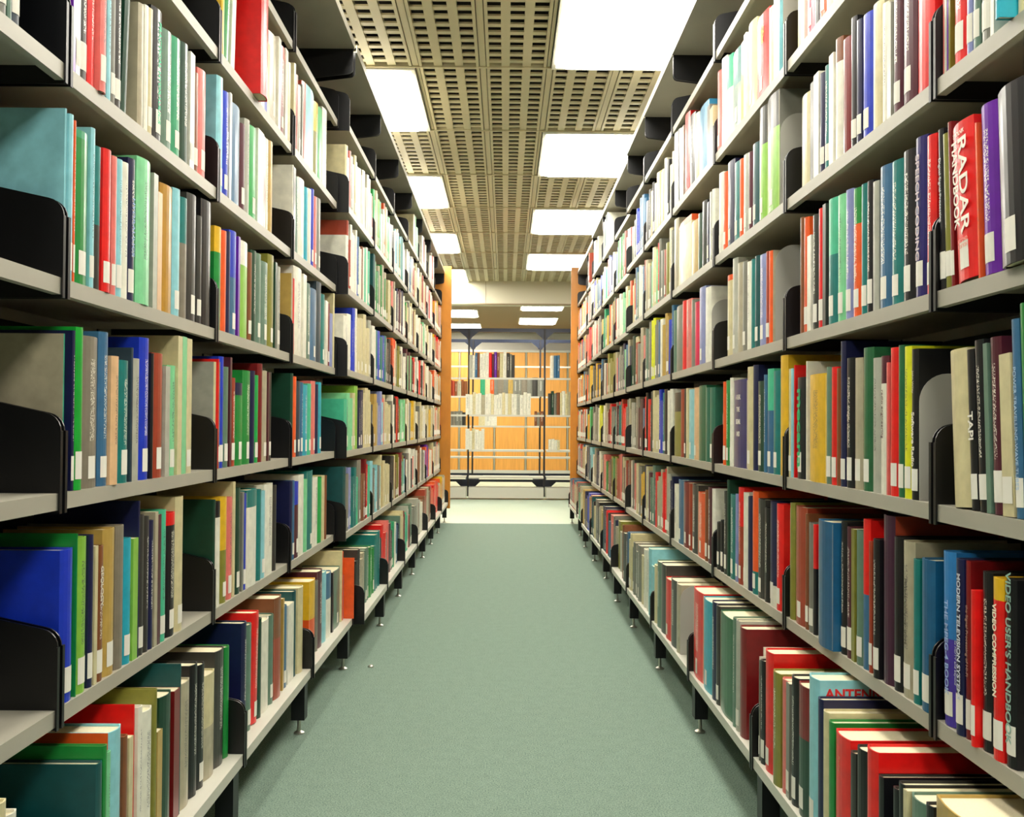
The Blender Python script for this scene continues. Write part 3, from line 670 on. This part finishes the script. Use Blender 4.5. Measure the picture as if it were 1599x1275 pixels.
# cover lettering on the pale blue book of the lowest right shelf
for b in single:
    if b['side'] == 'R' and b['k'] == -3 and b['col'] == 'lb':
        t = b['y1']-b['y0']
        text_part(b['obj'], 'ANTENNAS', .026, (.085, -t/2-.0006, b['h']-.026), 0, 'c81818', 'cover_title', 1.0, True, .0008)
        text_part(b['obj'], 'and waves', .018, (.07, -t/2-.0006, b['h']-.052), 0, 'c81818', 'cover_title', 1.0, True, .0005)
        b['wording'] = 'ANTENNAS'
def finish_labels():
    tries = []
    for b in single:
        d, where, i, n = b['desc']; bs = rowsets[(b['side'], b['k'], b['bay'])]
        nb = [NAMES[q['col']] for q in (bs[i-1] if i else None, bs[i+1] if i < n-1 else None) if q]
        opts = []
        if b.get('wording'): opts.append('%s lettered %s, %s' % (d, b['wording'], where))
        opts.append('%s %s' % (d, where))
        if len(nb) == 2: opts.append('%s between %s and %s, %s' % (d, nb[0], nb[1], where))
        nth = 'near end' if i == 0 else ('%s from near end' % ORD[i])
        opts.append('%s, %s, %s' % (d, nth, where))
        opts.append('%s book, %s, %s' % (NAMES[b['col']], nth, where))
        tries.append((b, opts))
    from collections import Counter
    allopts = Counter(o for _, ops in tries for o in set(ops))
    plain = Counter(ops[-3] if len(ops) > 2 and not ops[0].count('lettered') else ops[0] for _, ops in tries)
    used = set()
    for b, ops in tries:
        for q in ops:
            if allopts[q] == 1 and q not in used and len(q.replace(',', '').split()) <= 16: break
        used.add(q); b['obj']['label'] = q
finish_labels()
# the remaining books, farther down the aisle: one heap of small ones
bmx = BM(); 
for b in rest:
    mt = tmat(b); X = lambda x, y, z: tuple(mt @ Vector((x, y, z)))
    shell(bmx, b, X)
    x0, x1, y0, y1, z0, z1 = pages(b); n = len(bmx.v); pc = (1, 1, 1)
    bmx.v += [X(*p) for p in [(x0, y0, z0), (x1, y0, z0), (x1, y1, z0), (x0, y1, z0), (x0, y0, z1), (x1, y0, z1), (x1, y1, z1), (x0, y1, z1)]]
    for f in [(n, n+3, n+2, n+1), (n+4, n+5, n+6, n+7), (n, n+1, n+5, n+4), (n+1, n+2, n+6, n+5), (n+2, n+3, n+7, n+6), (n+3, n, n+4, n+7)]:
        bmx.face(f, pc, [0, 0, 0, 0], None, 1)
    if b['label']:
        me = sticker_mesh(b); n = len(bmx.v); bmx.v += [X(*v.co) for v in me.vertices]
        for p in me.polygons: bmx.face(tuple(n+i for i in p.vertices), pc, [0, 0, 0, 0], None, 2)
        bpy.data.meshes.remove(me)
o = bpy.data.objects.new('books', bmx.build('books', [M['book'], M['page'], M['white']])); link(o)
tag(o, 'small distant books filling the shelves farther down both sides of the aisle', 'books', kind='stuff')

# ------------------------------------------------------------------ bookends
def bookend_mesh(h, d, side):
    m = MB(); r = .05; pts = [(0, 0), (d, 0), (d, h)]
    for i in range(9):
        a = math.radians(90+90*i/8); pts.append((r+r*math.cos(a), h-r+r*math.sin(a)))
    m.prism(pts, 'y', 0, .0018); m.box(.01, d-.01, -.09*0, .1, 0, .0012)
    return m.mesh('bookend', M['grey'])
def bookend(side, k, x, h, d, label, rec=.008, far=False):
    s = -1 if side == 'L' else 1; zs = zshelf(side, k)
    bs = [b for b in books if b['side'] == side and b['k'] == k]
    q = min(bs, key=lambda b: abs(proj(s*b['x'], b['y1'] if far else b['y0'], zs-FLOOR)[0]-x))
    Y = q['y1']+.0012 if far else q['y0']-.0032
    W0 = q['x']+rec
    m = MB(); r = .045; pts = [(0, 0), (d, 0), (d, h)]
    for i in range(9):
        a = math.radians(90+90*i/8); pts.append((r+r*math.cos(a), h-r+r*math.sin(a)))
    pts = [(s*p, q) for p, q in pts]
    m.prism(pts, 'y', 0, .0018)
    o = m.obj('bookend', M['grey']); o.location = (s*W0, Y, zs+.0005)
    tag(o, label, 'bookend', 'grey steel bookends')
bookend('R', 2, 1218.5, .23, .15, 'grey rounded steel bookend on the second right bay, second shelf down')
bookend('R', 1, 1214.5, .225, .15, 'grey rounded steel bookend beside two lime green books on the right')
bookend('R', 0, 1205, .24, .18, 'wide grey steel bookend beside the orange book on the middle right shelf', .01)
bookend('R', 0, 1109.5, .2, .15, 'grey steel bookend behind a black bracket, third right bay, middle shelf')
bookend('R', -1, 1432.5, .2, .15, 'grey rounded bookend beside the black book lettered Software Radio', .004)
bookend('R', -1, 1115.5, .19, .15, 'narrow grey bookend standing behind a bracket beside dark teal books', .03)
bookend('R', -3, 1061.5, .225, .16, 'large grey rounded bookend on the lowest right shelf, third bay', .004)
bookend('L', -2, 511, .215, .12, 'pale rounded bookend on the left, second shelf up', .004, True)

# ------------------------------------------------------------------ display racks and wooden wall beyond the aisle
def at(x, y, Y):
    r = ray(x, y); return r*(Y/r.y)
def rack(Y, shelves, label, base):
    t = empty('display_rack', (0, Y, 0), label, 'rack')
    xs = [-2.41, -1.44, -.47, .50, 1.47, 2.44]
    for x in xs:
        MB().box(x-.012, x+.012, -.03, .0, .02, FLOOR+1.22).obj('post', M['dark'], t)
    for z in shelves:
        for a, b in zip(xs, xs[1:]):
            MB().box(a+.016, b-.016, -.26, .0, z, z+.006).box(a+.016, b-.016, -.265, -.26, z-.018, z+.006).obj('shelf', M['rack'], t)
    for z, hh in ((FLOOR+1.19, .045), (FLOOR-.73, .03)):
        MB().box(xs[0], xs[-1], .0, .03, z, z+hh).obj('rail', M['slate'], t)
    for x in xs:
        MB().prism([(x-.13, FLOOR+1.195), (x+.13, FLOOR+1.195), (x+.04, FLOOR+1.12), (x+.02, FLOOR+1.09), (x-.02, FLOOR+1.09), (x-.04, FLOOR+1.12)], 'y', -.004, .0).obj('gusset', M['slate'], t)
        MB().prism([(x-.16, FLOOR-.725), (x+.16, FLOOR-.725), (x+.09, FLOOR-.79), (x-.09, FLOOR-.79)], 'y', -.004, .0).obj('gusset', M['slate'], t)
    if base:
        for a, b in zip(xs, xs[1:]):
            MB().box(a+.016, b-.016, -.3, -.04, .02, .15).obj('plinth', M['rack'], t)
    return t
rack(12.75, [FLOOR+.585, FLOOR+.12, FLOOR-.32, FLOOR-.655], 'pale steel display rack with blue rails standing across the end of the aisle', True)
rack(14.4, [FLOOR+.83, FLOOR+.40, FLOOR-.02, FLOOR-.46], 'second steel rack standing behind the display rack', False)
PAL.update(jw='e2dfcf', jc='d2c79c')
NAMES.update(jw='white', jc='cream')
def volumes(Y, z, seqs, hh, phrase):
    for x0, x1, cols in seqs:
        cs = cols.split(); a = at(x0, 650, Y).x; b = at(x1, 650, Y).x; ws = [rng.uniform(.7, 1.3) for _ in cs]; tot = sum(ws); x = a
        for i, (c, wd) in enumerate(zip(cs, ws)):
            t = wd/tot*(b-a); bk = dict(y0=0, y1=t-.001, h=hh*rng.uniform(.9, 1.05), d=.2, soft=t < .02, col=c, band=None, title=rng.random() < .4, label=False)
            bmx = BM(); shell(bmx, bk, lambda x, y, z: (x, y, z)); o = bpy.data.objects.new('bound_volume', bmx.build('bound_volume', [M['book']])); link(o)
            o.location = (x+t/2, Y-.245, z+.0065); o.rotation_euler.z = math.pi/2
            q = pages(bk); MB().box(*q).obj('page_block', M['page'], o)
            tag(o, '%s bound volume, %s of %d from the left %s' % (NAMES[c], 'first' if i == 0 else ORD[i], len(cs), phrase), 'bound volume', 'bound volumes on the racks')
            x += t
volumes(12.75, FLOOR+.585, [(733, 803, "lg w s br jw w jw r m p br c jw dg g dg")], .31, 'on the rack top shelf, middle')
volumes(12.75, FLOOR+.585, [(858, 872, "jw s s")], .31, 'on the rack top shelf, right')
volumes(12.75, FLOOR+.12, [(728, 828, "jw w jc jw w b jw w jc jw jw w jc w c jw w lg jw w jw")], .27, 'on the rack second shelf, middle')
volumes(12.75, FLOOR+.12, [(855, 889, "dg dn g br jc jw c b")], .29, 'on the rack second shelf, right')
volumes(12.75, FLOOR-.32, [(728, 757, "jw w jc jw w jw")], .26, 'on the rack third shelf, middle')
volumes(12.75, FLOOR-.32, [(856, 873, "w jw w jc")], .14, 'on the rack third shelf, right')
volumes(14.4, FLOOR+.40, [(701, 730, "dr ru br b br br")], .22, 'on the rear rack, far left')
volumes(14.4, FLOOR+.40, [(750, 848, "gn0 c o g tp g tn g g tp g dg g")], .26, 'on the rear rack, middle')
volumes(14.4, FLOOR-.02, [(700, 728, "g tp g g dg")], .2, 'on the rear rack lower shelf, left')
volumes(14.4, FLOOR-.02, [(748, 776, "jc w jw"), ], .2, 'on the rear rack lower shelf, middle')
volumes(14.4, FLOOR-.02, [(834, 848, "br tp br")], .2, 'on the rear rack lower shelf, right')
# wooden cupboard wall
t = empty('cupboard_wall', (0, 18.4, 0), 'wall of pale orange wooden cupboards with grey frames behind the racks', 'cupboard')
xs = [-3.4, -2.7, -2.0, -1.2, -.85, -.2, .38, 1.15, 1.9, 2.7, 3.4]
for a, b in zip(xs, xs[1:]):
    MB().box(a+.02, b-.02, 0, .04, .1, FLOOR+1.34).obj('door_panel', M['wallwood'], t, bevel=.003)
    MB().box(b-.012, b+.012, -.01, .05, .0, FLOOR+1.36).obj('door_frame', M['post'], t)
MB().box(-3.42, 3.42, -.02, .3, 0, .1).obj('kickboard', M['rack'], t)
MB().box(-3.42, 3.42, -.02, .3, FLOOR+1.34, FLOOR+1.38).obj('cornice', M['rack'], t)
# small screw cap lying on the carpet by the left legs
o = MB().lathe(0, 0, [(.011, 0), (.011, .004), (.006, .008)]).obj('metal_disc', M['chrome'])
r = ray(579, 1041); r = r*(FLOOR/-r.z); o.location = (r.x, r.y, 0.0005)
tag(o, 'small metal disc lying on the carpet beside a left shelf foot', 'metal disc')
